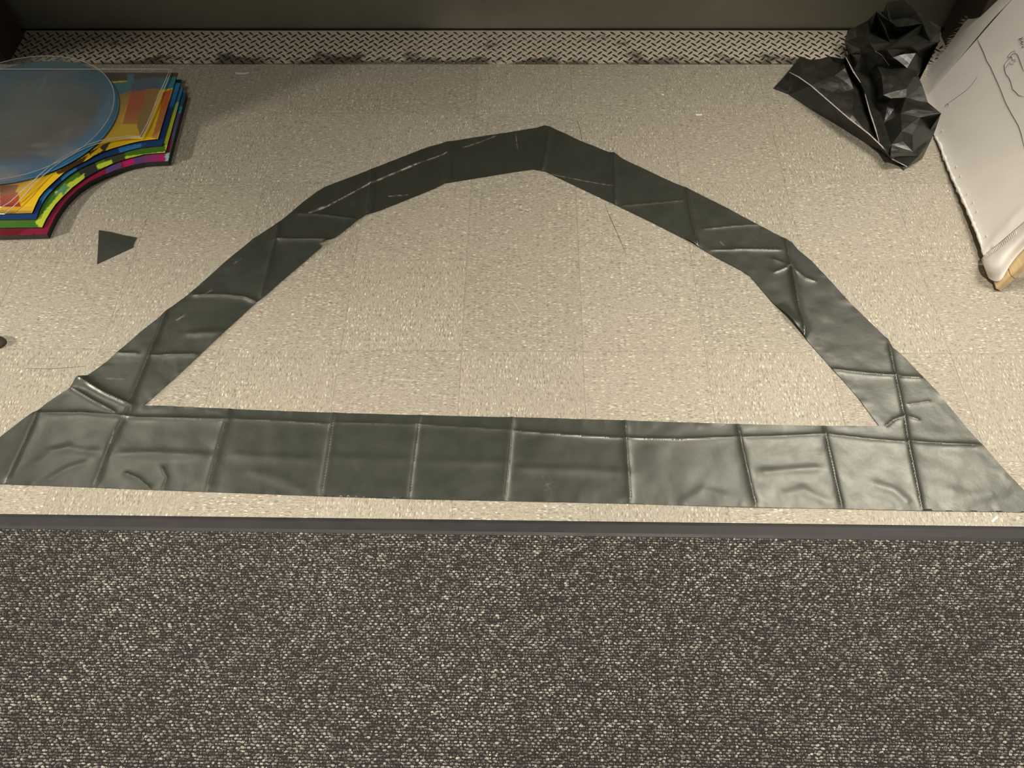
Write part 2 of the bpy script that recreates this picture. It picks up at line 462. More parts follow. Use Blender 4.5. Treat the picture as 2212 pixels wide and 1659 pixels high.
# secondary small darker loops between them
C2 = C + np.c_[np.full(len(C), pxp * .5), np.zeros(len(C))] + rng.normal(0, .0007, C.shape)
def domes(C, rx, ry, h, var):
    n = len(C); a = np.arange(6) * math.pi / 3; u = np.r_[np.cos(a), .72 * np.cos(a + .3), 0]; w = np.r_[np.sin(a), .72 * np.sin(a + .3), 0]
    z = np.r_[np.zeros(6), np.full(6, .72), 1.0]
    sx = rx * rng.uniform(1 - var, 1 + var, (n, 1)); sy = ry * rng.uniform(1 - var, 1 + var, (n, 1)); sh = h * rng.uniform(.7, 1.25, (n, 1))
    rot = rng.normal(0, .18, (n, 1)); X = sx * u; Y = sy * w
    P = np.stack([C[:, :1] + X * np.cos(rot) - Y * np.sin(rot), C[:, 1:2] + X * np.sin(rot) + Y * np.cos(rot), .0024 + sh * z], -1).reshape(-1, 3)
    tr = []
    for i in range(6):
        j = (i + 1) % 6; tr += [(i, j, 6 + j), (i, 6 + j, 6 + i), (6 + i, 6 + j, 12)]
    tr = np.array(tr); return P, (tr[None] + (np.arange(n) * 13)[:, None, None]).reshape(-1, 3)
P1, T1 = domes(C, .0039, .0024, .0030, .26); P2, T2 = domes(C2, .0017, .0015, .0017, .3)
lp = keep(fastmesh('carpet_loops', np.vstack([P1, P2]), np.vstack([T1, T2 + len(P1)]), M_LOOP), mat)
tag(lp, 'pale and dark woven loops', kind='stuff')
# loose fibres
V = []; Fc = []
for k in range(1500):
    x = rng.uniform(-.75, 1.65); d = rng.uniform(D0, .60); a = rng.uniform(0, 6.28); L = rng.uniform(.003, .010); cv = rng.normal(0, .8)
    o = len(V); px, py = x, medge(x, d)
    for s in range(4):
        z = .0052 + .0012 * math.sin(s / 3 * math.pi); nx, ny = -math.sin(a), math.cos(a)
        V += [(px - nx * .00016, py - ny * .00016, z), (px + nx * .00016, py + ny * .00016, z)]
        px += math.cos(a) * L / 3; py += math.sin(a) * L / 3; a += cv / 2
    for s in range(3): Fc.append((o + 2 * s, o + 2 * s + 1, o + 2 * s + 3, o + 2 * s + 2))
fb = keep(mkobj('loose_fibres', V, Fc, plain('pale_fibre', (.60, .56, .47), .8)), mat); tag(fb, 'stray pale fibres', kind='stuff')

# ------------------------------------------------------------------ the bow-shaped plastic cut-out
OUT = [(-138, 1043), (14, 1047), (200, 1054), (440, 1063), (700, 1073), (885, 1079), (1090, 1083), (1360, 1089), (1630, 1097), (1830, 1100), (1990, 1104), (2262, 1108),
       (2212, 1060), (2176, 1024), (2125, 965), (2093, 931), (2023, 846), (1956, 776), (1927, 752), (1917, 734), (1831, 650), (1800, 616), (1753, 565), (1724, 541), (1710, 524), (1695, 516),
       (1638, 487), (1568, 449), (1490, 410), (1455, 396), (1400, 370), (1345, 344), (1326, 331), (1314, 329), (1259, 308), (1190, 276), (1177, 272), (1160, 277), (1057, 293), (964, 308), (923, 319),
       (807, 365), (702, 405), (684, 416), (662, 432), (603, 481), (546, 518), (484, 569), (408, 637), (370, 665), (354, 677), (343, 688), (311, 712), (257, 759), (233, 780), (197, 807), (190, 812),
       (169, 817), (159, 831), (152, 839), (127, 854), (98, 874), (85, 887), (72, 892), (49, 908), (0, 946)]
INN = [(312, 877), (362, 878), (497, 884), (722, 893), (907, 898), (1106, 902), (1350, 909), (1591, 917), (1778, 921), (1898, 921), (1889, 909), (1852, 859), (1822, 824), (1799, 800), (1778, 776),
       (1738, 731), (1703, 691), (1671, 658), (1620, 598), (1600, 585), (1548, 558), (1507, 534), (1476, 516), (1409, 482), (1328, 443), (1250, 406), (1179, 372), (1152, 367), (1122, 371), (962, 397),
       (940, 408), (826, 454), (792, 465), (773, 477), (746, 499), (725, 514), (708, 520), (696, 535), (605, 612), (578, 637), (555, 654), (484, 719), (433, 767), (385, 812)]
G2 = lambda pl: [gm(x, y)[:2] for x, y in pl]
# creases: polyline, height, half-width on the left / right of its direction
CR = [([(85, 887), (60, 945), (14, 1047)], .0045, .010, .018), ([(283, 876), (240, 960), (205, 1055)], .0050, .012, .022), ([(497, 884), (470, 975), (447, 1063)], .0042, .010, .012),
      ([(722, 893), (707, 990), (694, 1073)], .0042, .010, .010), ([(907, 898), (895, 990), (884, 1079)], .0042, .010, .012), ([(1106, 902), (1100, 985), (1090, 1083)], .0048, .008, .014),
      ([(1350, 909), (1355, 1000), (1361, 1089)], .0042, .010, .012), ([(1592, 917), (1613, 1015), (1632, 1097)], .0042, .010, .010), ([(1778, 921), (1797, 1005), (1818, 1100)], .0042, .010, .013),
      ([(1917, 734), (1935, 822), (1952, 900), (1962, 965), (1991, 1104)], .0044, .009, .010),
      ([(85, 893), (180, 893), (265, 900), (300, 903), (400, 905), (492, 907)], .0030, .006, .008), ([(500, 906), (600, 910), (712, 917)], .0022, .006, .008), ([(725, 914), (900, 918), (1100, 930)], .0018, .006, .008),
      ([(1112, 932), (1230, 941), (1352, 948)], .0030, .006, .008), ([(1352, 948), (1470, 950), (1596, 945)], .0026, .006, .008), ([(1600, 946), (1690, 943), (1785, 939)], .0024, .006, .008), ([(1785, 939), (1870, 949), (1958, 957)], .0026, .006, .008), ([(1960, 955), (2040, 960), (2115, 963)], .0034, .006, .008),
      ([(100, 975), (150, 970), (215, 978)], .0016, .008, .008), ([(255, 982), (350, 980), (455, 986)], .0020, .008, .010), ([(505, 985), (600, 990), (680, 993)], .0014, .008, .01), ([(720, 990), (880, 993)], .0012, .008, .01), ([(910, 996), (1095, 1000)], .0012, .008, .01), ([(1110, 1012), (1230, 1015), (1350, 1021)], .0018, .008, .01), ([(1640, 1022), (1710, 1016), (1775, 1012)], .0018, .008, .008),
      ([(281, 872), (300, 826), (330, 752), (362, 672)], .0048, .010, .014), ([(172, 818), (225, 850), (281, 876)], .0085, .014, .012), ([(155, 838), (205, 868), (250, 892)], .0040, .008, .008),
      ([(330, 770), (370, 767), (425, 766)], .0034, .006, .008), ([(255, 763), (300, 765)], .0020, .006, .008), ([(405, 722), (485, 718)], .0018, .008, .008), ([(420, 639), (480, 638), (530, 643), (558, 655)], .0040, .007, .009),
      ([(604, 482), (590, 540), (580, 580), (564, 642)], .0034, .009, .009), ([(599, 518), (640, 519), (705, 520)], .0070, .007, .016), ([(645, 463), (700, 466), (770, 475)], .0034, .010, .012),
      ([(803, 367), (800, 410), (794, 464)], .0048, .008, .008), ([(967, 309), (962, 396)], .0048, .008, .008), ([(1187, 277), (1180, 325), (1171, 371)], .0056, .007, .009), ([(1326, 332), (1328, 390), (1329, 443)], .0056, .009, .010),
      ([(1482, 406), (1492, 470), (1507, 533)], .0050, .012, .010), ([(1340, 446), (1410, 440), (1475, 434)], .0018, .007, .008), ([(1520, 496), (1580, 490), (1640, 486)], .0018, .007, .008), ([(1535, 542), (1600, 540), (1685, 541)], .0030, .007, .010),
      ([(1696, 517), (1701, 545), (1706, 574)], .0040, .007, .007), ([(1708, 578), (1718, 640), (1737, 730)], .0110, .012, .010), ([(1672, 590), (1706, 577), (1740, 603), (1760, 609)], .0030, .008, .008), ([(1668, 560), (1706, 576)], .0024, .006, .008),
      ([(1798, 799), (1870, 808), (1938, 813)], .0036, .006, .008), ([(1938, 815), (1990, 817)], .0030, .006, .008), ([(1912, 923), (1930, 908), (1951, 901)], .0030, .008, .010), ([(1952, 900), (1965, 902), (1985, 908)], .0022, .006, .006), ([(1958, 875), (2010, 868)], .0016, .006, .008),
      ([(70, 1005), (110, 985), (160, 960)], .0012, .010, .010), ([(100, 1040), (150, 1012), (190, 1000)], .0016, .008, .008), ([(270, 1022), (300, 1035), (325, 1056)], .0026, .008, .010), ([(350, 1010), (362, 1035), (352, 1058)], .0022, .008, .010), ([(1885, 1045), (1930, 1062), (1965, 1090)], .0020, .010, .010), ([(1690, 1070), (1735, 1060), (1780, 1085)], .0016, .010, .010), ([(1480, 1085), (1520, 1060), (1570, 1075)], .0014, .010, .010), ([(545, 1020), (600, 1035), (660, 1062)], .0014, .010, .010), ([(2050, 1060), (2100, 1075), (2150, 1068)], .0012, .012, .012)]
SCR = [([(668, 462), (700, 450), (790, 402), (850, 376), (890, 358)], .9, .0016), ([(795, 400), (850, 376), (900, 355)], 1.0, .0026), ([(900, 355), (965, 332)], .6, .0012), ([(1000, 320), (1040, 307), (1070, 295)], .5, .0014),
       ([(1192, 378), (1260, 392), (1322, 403)], .55, .0012), ([(1114, 290), (1118, 322)], .5, .0010), ([(382, 693), (400, 682)], .45, .0014), ([(440, 640), (458, 628)], .35, .0012), ([(505, 572), (522, 560)], .3, .0012), ([(840, 425), (880, 422)], .45, .0014), ([(668, 462), (700, 447)], .5, .003),
       ([(230, 818), (265, 820)], .3, .0012), ([(248, 930), (245, 945), (240, 960)], .4, .0014), ([(1555, 523), (1562, 530)], .6, .0016), ([(1172, 1030), (1192, 1066)], .16, .0010), ([(1168, 1052), (1202, 1040)], .16, .0010), ([(1172, 1062), (1206, 1050)], .14, .0010), ([(1185, 1028), (1198, 1060)], .14, .0010), ([(1700, 578), (1708, 577)], .8, .0020), ([(285, 880), (280, 900), (268, 925)], .25, .0016)]
def film(name, rings, creases, scratches, step, pil, seed, z0=.0016, lifts=()):
    ex = []
    for s in scratches + creases:
        ex.append(densify(G2(s[0]), step * .6, False))
        if len(s) == 3:
            L = densify(G2(s[0]), step * .5, False); ex.append(L + [.0012, .0012]); ex.append(L - [.0012, .0012])
    rr = [np.array(G2(r)) for r in rings]
    if ex:
        ex = np.vstack(ex); k = inside(ex, rr[0])
        for r in rr[1:]: k &= ~inside(ex, r)
        ex = ex[k]
        for r in rr: ex = ex[segdist(ex, np.vstack([r, r[:1]]))[0] > step * .4]
    v, f = sheet(rr, step, ex if len(ex) else None)
    z = np.full(len(v), z0)
    for pl, amp, wl_, wr_ in creases:
        d, sg, fr = segdist(v, G2(pl)); w = np.where(sg > 0, wl_, wr_)
        taper = np.clip(np.minimum(fr, 1 - fr) * 6 + .55, 0, 1)
        if amp < .0021 and wl_ > .0075: z += amp * .9 * np.exp(-(d / (w * 1.3)) ** 2) * taper          # soft wrinkle
        else: z += amp * (.5 * np.exp(-d / .0042) + .5 * np.exp(-d / w)) * taper      # hard fold
    pl_ = noise2(v, 17, seed, 2); z += pil * np.clip(pl_ + .55, 0, 2)
    be = np.min([segdist(v, np.vstack([r, r[:1]]))[0] for r in rr], axis=0)
    z += 1.1 * pil * np.clip(noise2(v, 55, seed + 9, 1), 0, 1) * np.exp(-be / .02)
    for pl, amp, w in lifts:
        d, sg, fr = segdist(v, G2(pl)); z += amp * np.exp(-(d / w) ** 2) * np.sin(np.clip(fr, .02, .98) * math.pi)
    o = fastmesh(name, np.c_[v, z], f, M_FILM)
    a = o.data.attributes.new('scratch', 'FLOAT', 'POINT'); s = np.zeros(len(v))
    for pl, st, w in scratches:
        d, sg, fr = segdist(v, G2(pl)); s = np.maximum(s, st * np.clip(1.4 - d / w, 0, 1) * (.2 + .8 * np.clip(noise2(v, 110, 5, 2) + .45, 0, 1)))
    a.data.foreach_set('value', s.astype(np.float32))
    return o
arch = film('plastic_arch_cutout', [OUT, INN], CR, SCR, .0042, .0009, 21,
            lifts=[([(1673, 661), (1703, 691), (1738, 731)], .012, .022), ([(1476, 516), (1507, 534)], .005, .014), ([(190, 812), (165, 825), (152, 839)], .006, .02), ([(715, 517), (697, 534)], .005, .012)])
tag(arch, 'large creased olive-black plastic film cut as a bow-shaped frame on the tiles', 'plastic sheet')
scrap = slab('plastic_scrap', G2([(214, 498), (240, 502), (268, 509), (296, 514), (293, 520), (290, 525), (288, 535), (270, 543), (240, 557), (210, 571), (211, 558)]), .0006, .0016, M_FILM)
tag(scrap, 'small four-sided scrap of dark plastic lying alone on the tiles', 'plastic scrap')

# ------------------------------------------------------------------ crumpled plastic heap by the door
heap = empty('crumpled_plastic_heap', (1.62, 1.0, 0)); tag(heap, 'heap of crumpled black plastic film in the corner by the door', 'plastic sheet')
BP = dict(a0=(255, 688, .0), a1=(375, 735, .0), a2=(560, 860, 0), a3=(760, 980, 0), a4=(975, 1115, 0), a5=(1100, 1195, 0), a6=(1200, 1270, 0), a7=(1275, 1330, 0), a8=(1300, 1303, .006),
     w0=(380, 565, .045), w1=(450, 600, .052), w2=(550, 670, .056), w3=(700, 800, .054), w4=(850, 930, .050), w5=(1000, 1045, .044), w6=(1100, 1140, .036), w7=(1180, 1240, .022),
     b0=(375, 630, .030), t0=(335, 600, .026), t1=(400, 520, .045), t2=(465, 440, .050), t3=(540, 465, .046), t4=(620, 460, .046), t5=(690, 440, .055), t6=(810, 462, .060),
     s0=(822, 450, .070), s1=(880, 560, .066), s2=(935, 645, .058), s3=(970, 735, .056), s4=(1010, 880, .050), s5=(1050, 1000, .044), s6=(1080, 1110, .037),
     q1=(800, 470, .030), q2=(850, 580, .030), q3=(945, 715, .028), q4=(985, 880, .026), q5=(1025, 1020, .024),
     i1=(735, 585, .062), i2=(815, 530, .072), i4=(880, 690, .052), i5=(660, 500, .050), i6=(870, 900, .054), i7=(480, 540, .056), i8=(780, 720, .056),
     r0=(940, 430, .100), r1=(1060, 500, .085), r2=(1160, 515, .075), r3=(1100, 590, .095), r4=(1350, 600, .125), r5=(1115, 740, .085), r6=(1150, 805, .055), r7=(1170, 770, .080), r8=(1200, 850, .045), r9=(1300, 690, .105), r10=(1250, 880, .080), r11=(1565, 885, .105), r12=(1462, 800, .088), r13=(1420, 670, .100), r14=(1380, 585, .100), r15=(1365, 845, .098), r16=(1480, 940, .060), r17=(1258, 1020, .085), r18=(1400, 915, .085), r19=(1180, 1125, .050), r20=(1155, 1190, .030), r21=(1270, 1100, .055), r22=(1395, 1210, .040), r23=(1172, 1222, .045), r24=(1420, 1236, .0), r25=(1500, 1065, .018), r26=(1520, 1015, .030), r27=(1350, 1180, .040), r28=(1060, 800, .030), r29=(1120, 960, .030), r30=(1000, 560, .050), r31=(1050, 680, .040), r32=(1290, 760, .090), r33=(1340, 1050, .075),
     u0=(835, 240, .050), u1=(810, 322, .020), u2=(860, 420, .030), u3=(900, 210, .10), u4=(990, 160, .14), u5=(1060, 90, .175), u6=(1112, 92, .165), u7=(1140, 20, .20), u8=(1270, -6, .22), u9=(1370, 90, .19), u10=(1290, 125, .165), u11=(1565, 215, .15), u12=(1420, 185, .175), u13=(1548, 326, .135), u14=(1165, 340, .125), u15=(1225, 215, .165), u16=(1245, 290, .11), u17=(1145, 385, .150), u18=(1190, 445, .120), u19=(1380, 400, .115), u20=(1300, 530, .105), u21=(1500, 425, .05), u22=(985, 270, .125), u23=(1010, 350, .145), u24=(960, 370, .125), u25=(1050, 400, .13), u26=(1100, 432, .11), u27=(905, 290, .085), u28=(1160, 250, .105), u29=(1160, 160, .15), u30=(1455, 505, .02), u31=(1400, 270, .145), u32=(1480, 330, .16), u33=(930, 385, .115), u34=(1060, 230, .10), u35=(1400, 565, .03), u36=(1370, 410, .13), u37=(1290, 60, .185))  # right rim pushed out: extra dark film fills a gap that is only shaded
bn = list(BP); bi = {k: i for i, k in enumerate(bn)}
bp2 = np.array([(1600 + BP[k][0] / 3.6144, BP[k][1] / 3.6144) for k in bn])
bnd_names = 'a0 a1 a2 a3 a4 a5 a6 a7 a8 r24 r25 r26 r11 r12 r13 r14 u35 u30 u21 u13 u11 u9 u8 u7 u6 u5 u4 u3 u0 u1 u2 s0 t6 t5 t4 t3 t2 t1 t0'.split()
ce = [(bi[a], bi[b]) for a, b in zip(bnd_names, bnd_names[1:] + bnd_names[:1])]
for s in ['w0 w1 w2 w3 w4 w5 w6 w7 a8', 's0 s1 s2 s3 s4 s5 s6', 'w2 i1 i2', 'q1 q2 q3 q4 q5', 'r4 r9 r5', 'r4 r3 r5', 'r5 r6 r7', 'r11 r10', 'r11 r18 r17', 'r11 r16', 'r22 r23', 'r22 r19', 'r17 r21 r27 r22', 'u5 u14', 'u13 u17', 'u12 u17', 'u11 u12 u9', 'u13 u19 u18', 'u22 u23 u25 u26', 'u20 u36', 'u15 u16 u14', 'i2 i4', 'r7 r8']:
    s = s.split(); ce += [(bi[a], bi[b]) for a, b in zip(s, s[1:])]
vv, _, ff, ov, *_ = delaunay_2d_cdt([Vector(p) for p in bp2], ce, [], 0, 1e-6)
vv = np.array([tuple(p) for p in vv]); hh = []
for p, src in zip(vv, ov):
    if src: hh.append(BP[bn[src[0]]][2])
    else:
        d = np.linalg.norm(bp2 - p, axis=1); k = np.argsort(d)[:3]; hh.append(float(np.average([BP[bn[q]][2] for q in k], weights=1 / (d[k] + 1))))
bpoly = np.array([bp2[bi[k]] for k in bnd_names])
ff = np.array(ff); ff = ff[inside(vv[ff].mean(1), bpoly)]
P3 = np.array([gm(x, y, h + .002) for (x, y), h in zip(vv, hh)])
P3[:, 1] = np.minimum(P3[:, 1], YD - .012)
bm = bmesh.new(); bv = [bm.verts.new(p) for p in P3]
for a, b, c in ff:
    try: bm.faces.new((bv[a], bv[b], bv[c]))
    except ValueError: pass
bmesh.ops.recalc_face_normals(bm, faces=bm.faces[:])
if sum(f.normal.z for f in bm.faces) < 0: bmesh.ops.reverse_faces(bm, faces=bm.faces[:])
bmesh.ops.subdivide_edges(bm, edges=bm.edges[:], cuts=3, use_grid_fill=True)
cv_ = np.array([v.co[:] for v in bm.verts])
dz = .0030 * noise2(cv_[:, :2] + cv_[:, 2:3] * .7, 24, 77, 2)
for v, d in zip(bm.verts, dz):
    if not v.is_boundary: v.co.z += d
    v.co.z = max(v.co.z, .0066 if v.co.y > YW - .004 else .0012)
# skirt: the film folds under itself down to the ground
be = [e for e in bm.edges if e.is_boundary]
ret = bmesh.ops.extrude_edge_only(bm, edges=be)
for v in [g for g in ret['geom'] if isinstance(g, bmesh.types.BMVert)]:
    v.co.x += (1.62 - v.co.x) * .06; v.co.y += (1.0 - v.co.y) * .06; v.co.z = .0064 if v.co.y > YW - .008 else .0012
bmesh.ops.remove_doubles(bm, verts=bm.verts[:], dist=.0005)
me = bpy.data.meshes.new('film'); bm.to_mesh(me); bm.free(); me.materials.append(M_HEAP)
hf = keep(bpy.data.objects.new('crumpled_film', me), heap); col.objects.link(hf)
def bagline(names, w=.0035):
    pts = [gm(1600 + BP[k][0] / 3.6144, BP[k][1] / 3.6144, BP[k][2] + .004) for k in names.split()]
    ribbon('cut_edge', pts, w, .0012, M_FILMEDGE, heap)
bagline('w0 w1 w2 w3 w4 w5 w6 w7 a8', .0042); bagline('s0 s1 s2', .0048); bagline('s3 s4 s5 s6', .0036); bagline('u25 u26 r2', .0026)

# ------------------------------------------------------------------ stretched canvas leaning at the right
TH = math.radians(57)
A0 = gm(1992, 168, .02); B0 = gm(2125, 557, .02)
e_ = (B0 - A0) / np.linalg.norm(B0 - A0); nf = np.array([-e_[1], e_[0], 0]); nf = nf if nf[0] > 0 else -nf
u_ = nf * math.cos(TH) + np.array([0, 0, 1]) * math.sin(TH)         # up the slope
k_ = np.array([0, 0, -1]) * math.cos(TH) + nf * math.sin(TH)        # backwards out of the canvas
def onc(x, y, off=0.0):
    """canvas-plane point for a photo pixel; off > 0 lifts towards the viewer"""
    d = F * FPX + RT * (x - W / 2) - UP * (y - H / 2); q = A0 - k_ * off
    return CAM + d * (((q - CAM) @ k_) / (d @ k_))
M_CANVAS = MT('white_cotton_canvas')
n = M_CANVAS.noise(M_CANVAS.wcoord(), 6, 4, .6)
wv = M_CANVAS.noise(M_CANVAS.wcoord(), 420, 2)
M_CANVAS.set(col=M_CANVAS.ramp(n, [(.3, (.76, .72, .67)), (.7, (.84, .80, .75))]), rough=.85, spec=.2)
M_CANVAS.bump(wv, .15, .0006); M_CANVAS = M_CANVAS.m
M_WOOD = MT('pale_pine')
n = M_WOOD.noise(M_WOOD.coord('Object', (30, 4, 30)), 2, 4, .6, .8)
M_WOOD.set(col=M_WOOD.ramp(n, [(.3, (.56, .40, .20)), (.7, (.74, .57, .33))]), rough=.6); M_WOOD = M_WOOD.m
M_INK = plain('grey_pencil_line', (.10, .09, .085), .8)
canvas = empty('stretched_canvas', tuple(A0 * [1, 1, 0])); tag(canvas, 'white stretched canvas with pencil sketches leaning at the right edge', 'canvas')
tocan = lambda P: np.array([(P - A0) @ e_, (P - A0) @ u_])
face_px = [(1990, 172), (1998, 212), (2010, 258), (2020, 296), (2031, 318), (2042, 348), (2060, 392), (2078, 430), (2096, 470), (2110, 505), (2121, 535), (2127, 553), (2140, 543), (2170, 518), (2212, 480), (2275, 424)]
fc = [tocan(onc(*p)) for p in face_px]
top_e = tocan(onc(2185, 0))
near_dir = (fc[-1] - fc[11]) / np.linalg.norm(fc[-1] - fc[11]); far_a = tocan(onc(2004, 206)); far_dir = (top_e - far_a) / np.linalg.norm(top_e - far_a)
fc = fc[:12] + [fc[11] + near_dir * .2, fc[11] + near_dir * .408, far_a + far_dir * .42, far_a + far_dir * .2, far_a]
v2, f2 = sheet([np.array(fc)], .012)
edge = np.array(fc[1:12]); de, _, _ = segdist(v2, edge)
zz = .0035 * np.exp(-de / .010) + .0006 * noise2(v2, 7, 4, 2)
d3, _, _ = segdist(v2, np.array([tocan(onc(2212, 452)), tocan(onc(2160, 505)), tocan(onc(2130, 545))])); zz += .006 * np.exp(-d3 / .012)
V3 = np.array([A0 + e_ * a + u_ * b - k_ * c for (a, b), c in zip(v2, zz)])
keep(fastmesh('canvas_fabric', V3, f2, M_CANVAS), canvas)
# rolled raw edge along the bottom, lumpy
def tube(name, pts, radii, mat, parent, seg=10, jit=0.0):
    pts = [Vector(p) for p in pts]; n = len(pts); V = []; Fc = []
    for i, p in enumerate(pts):
        d = (pts[min(i + 1, n - 1)] - pts[max(i - 1, 0)]).normalized(); a = d.cross(Vector((.3, .1, 1))).normalized(); b = d.cross(a)
        for s in range(seg):
            th = s * 2 * math.pi / seg; r = radii[i] * (1 + jit * rng.normal())
            V.append(p + a * math.cos(th) * r + b * math.sin(th) * r)
    for i in range(n - 1):
        for s in range(seg): Fc.append((i * seg + s, i * seg + (s + 1) % seg, (i + 1) * seg + (s + 1) % seg, (i + 1) * seg + s))
    Fc += [tuple(range(seg))[::-1], tuple((n - 1) * seg + s for s in range(seg))]
    return keep(mkobj(name, V, Fc, mat, smooth=True), parent)
eb = densify([fc[3], *fc[4:12]], .008, False)
tube('raw_edge', [A0 + e_ * a + u_ * (b + .002) - k_ * .001 for a, b in eb], [.0042 + .0018 * math.sin(i * 1.7) * math.sin(i * .6) for i in range(len(eb))], M_CANVAS, canvas, 8, .16)
# loose fold along the far edge: cloth falling back past the stretcher
o_px = [(1986, 162), (2004, 148), (2024, 128), (2044, 104), (2062, 78), (2080, 52), (2094, 38), (2112, 14), (2126, -6), (2140, -24)]
i_px = [(2003, 210), (2020, 190), (2044, 161), (2066, 135), (2090, 106), (2108, 84), (2126, 62), (2150, 35), (2185, 0), (2204, -22)]
V = []; Fc = []; NR = 9
for q, (op, ip) in enumerate(zip(o_px, i_px)):
    for r_ in range(NR):
        s = r_ / (NR - 1); x = ip[0] + (op[0] - ip[0]) * s; y = ip[1] + (op[1] - ip[1]) * s
        off = -.050 * s ** 1.4 + .006 * math.sin(s * 9 + q * .8) * s + .004 * math.sin(q * 2.1 + s * 4) * s
        V.append(onc(x, y, off))
for q in range(len(o_px) - 1):
    for r_ in range(NR - 1):
        a = q * NR + r_; Fc.append((a, a + 1, a + NR + 1, a + NR))
fe = mkobj('folded_edge', V, Fc, M_CANVAS, smooth=True); keep(fe, canvas)
sb = fe.modifiers.new('s', 'SUBSURF'); sb.levels = sb.render_levels = 2
# frayed threads
for k in range(46):
    t_ = rng.uniform(0, 6.2); q = int(t_); f_ = t_ - q
    x = o_px[q][0] * (1 - f_) + o_px[q + 1][0] * f_; y = o_px[q][1] * (1 - f_) + o_px[q + 1][1] * f_
    p = onc(x, y, -.049); L = rng.uniform(.006, .016) * (1.6 if q == 0 else 1)
    d = np.array([-.75 + rng.normal(0, .3), .45 + rng.normal(0, .35), rng.normal(0, .3)]); d /= np.linalg.norm(d)
    ribbon('frayed_thread', [p - d * .004, p + d * L * .5, p + d * L + np.array([rng.normal(0, .002), rng.normal(0, .002), -.002])], .0010, .0005, M_CANVAS, canvas)
# pencil sketches on the face
def draw(name, pl, w=.0017):
    ribbon(name, [onc(x, y, .0010) for x, y in pl], w, .0003, M_INK, canvas, up=tuple(-k_))
cz = lambda L: [(2060 + x / 8.296, y / 8.296) for x, y in L]
draw('pencil_line', cz([(425, 705), (470, 800), (540, 950), (590, 1090), (660, 1200), (720, 1340), (790, 1490), (860, 1659)]) + [(2172, 222), (2185, 246), (2200, 272), (2206, 290), (2213, 320)])
draw('pencil_line', cz([(1040, 0), (830, 220), (640, 440), (480, 620), (430, 695)]), .0014)
draw('pencil_line', [(2042, 228), (2058, 216), (2086, 196), (2100, 182), (2112, 164)], .0012)
draw('pencil_line', [(2043, 231), (2042, 227), (2046, 224), (2049, 226), (2046, 232)], .0012)
draw('pencil_line', cz([(1255, 1280), (1200, 1130), (1160, 1020), (1130, 965), (1090, 960), (1040, 975), (1030, 1010), (1055, 1080), (1110, 1070), (1075, 1110), (1130, 1100)]), .0016)
draw('pencil_line', cz([(1110, 940), (1080, 910), (1040, 930), (990, 980), (962, 1025), (1030, 1025), (990, 1055), (940, 1110), (905, 1170), (915, 1250), (935, 1330), (985, 1390), (1020, 1460), (1055, 1600), (1120, 1659)]) + [(2200, 206), (2212, 209)], .0016)
draw('pencil_line', cz([(915, 1240), (965, 1180), (1000, 1110), (1020, 1150), (1080, 1145)]), .0013)
for a, b in [((1160, 705), (1261, 650)), ((1165, 690), (1261, 700)), ((1190, 770), (1261, 730)), ((1200, 780), (1261, 800)), ((1215, 850), (1261, 820)), ((1180, 720), (1261, 760)), ((1230, 830), (1261, 850))]:
    draw('pencil_hatching', cz([a, ((a[0] + b[0]) / 2, (a[1] + b[1]) / 2 + 6), b]), .0020)
# staples along the bottom edge
M_STEEL = plain('staple_steel', (.55, .53, .50), .35, .6)
for x, y in [(2035, 282), (2066, 360), (2075, 380), (2090, 418), (2102, 437), (2110, 456), (2131, 510)]:
    a = onc(x, y, .0022); ribbon('staple', [a - e_ * .004, a, a + e_ * .004], .0022, .001, M_CANVAS, canvas, up=tuple(-k_))
# hem and the hanging tube of cloth at the near corner
hem_a = [(2119, 560), (2128, 549), (2142, 538), (2160, 526), (2180, 507), (2200, 491), (2220, 474), (2262, 436)]
hem_b = [(2135, 601), (2148, 609), (2160, 609), (2167, 600), (2178, 578), (2198, 551), (2225, 525), (2270, 486)]
V = []; Fc = []; NR = 11
for q, (a, b) in enumerate(zip(hem_a, hem_b)):
    for r_ in range(NR):
        s = r_ / (NR - 1); x = a[0] + (b[0] - a[0]) * s; y = a[1] + (b[1] - a[1]) * s
        off = .006 + .022 * math.sin(min(1, s * 1.15) * math.pi) * (1 if q < 4 else .75) - .030 * max(0, s - .55)
        V.append(onc(x, y, off if q else off * .7))
for q in range(len(hem_a) - 1):
    for r_ in range(NR - 1):
        a = q * NR + r_; Fc.append((a, a + NR, a + NR + 1, a + 1))
hm = mkobj('hem_flap', V, Fc, M_CANVAS, smooth=True); keep(hm, canvas)
so = hm.modifiers.new('t', 'SOLIDIFY'); so.thickness = .003; so.offset = 0; sb = hm.modifiers.new('s', 'SUBSURF'); sb.levels = sb.render_levels = 2
for k in range(24):
    t_ = .5 + k * .18; q = min(int(t_), 6); f_ = t_ - q
    x = hem_a[q][0] * (1 - f_) + hem_a[q + 1][0] * f_; y = hem_a[q][1] * (1 - f_) + hem_a[q + 1][1] * f_
    ribbon('hem_stitch', [onc(x + 1, y + 1, .014), onc(x + 2.2, y + 5, .0195), onc(x + 3, y + 8, .023)], .0016, .0012, M_CANVAS, canvas, up=tuple(-k_))
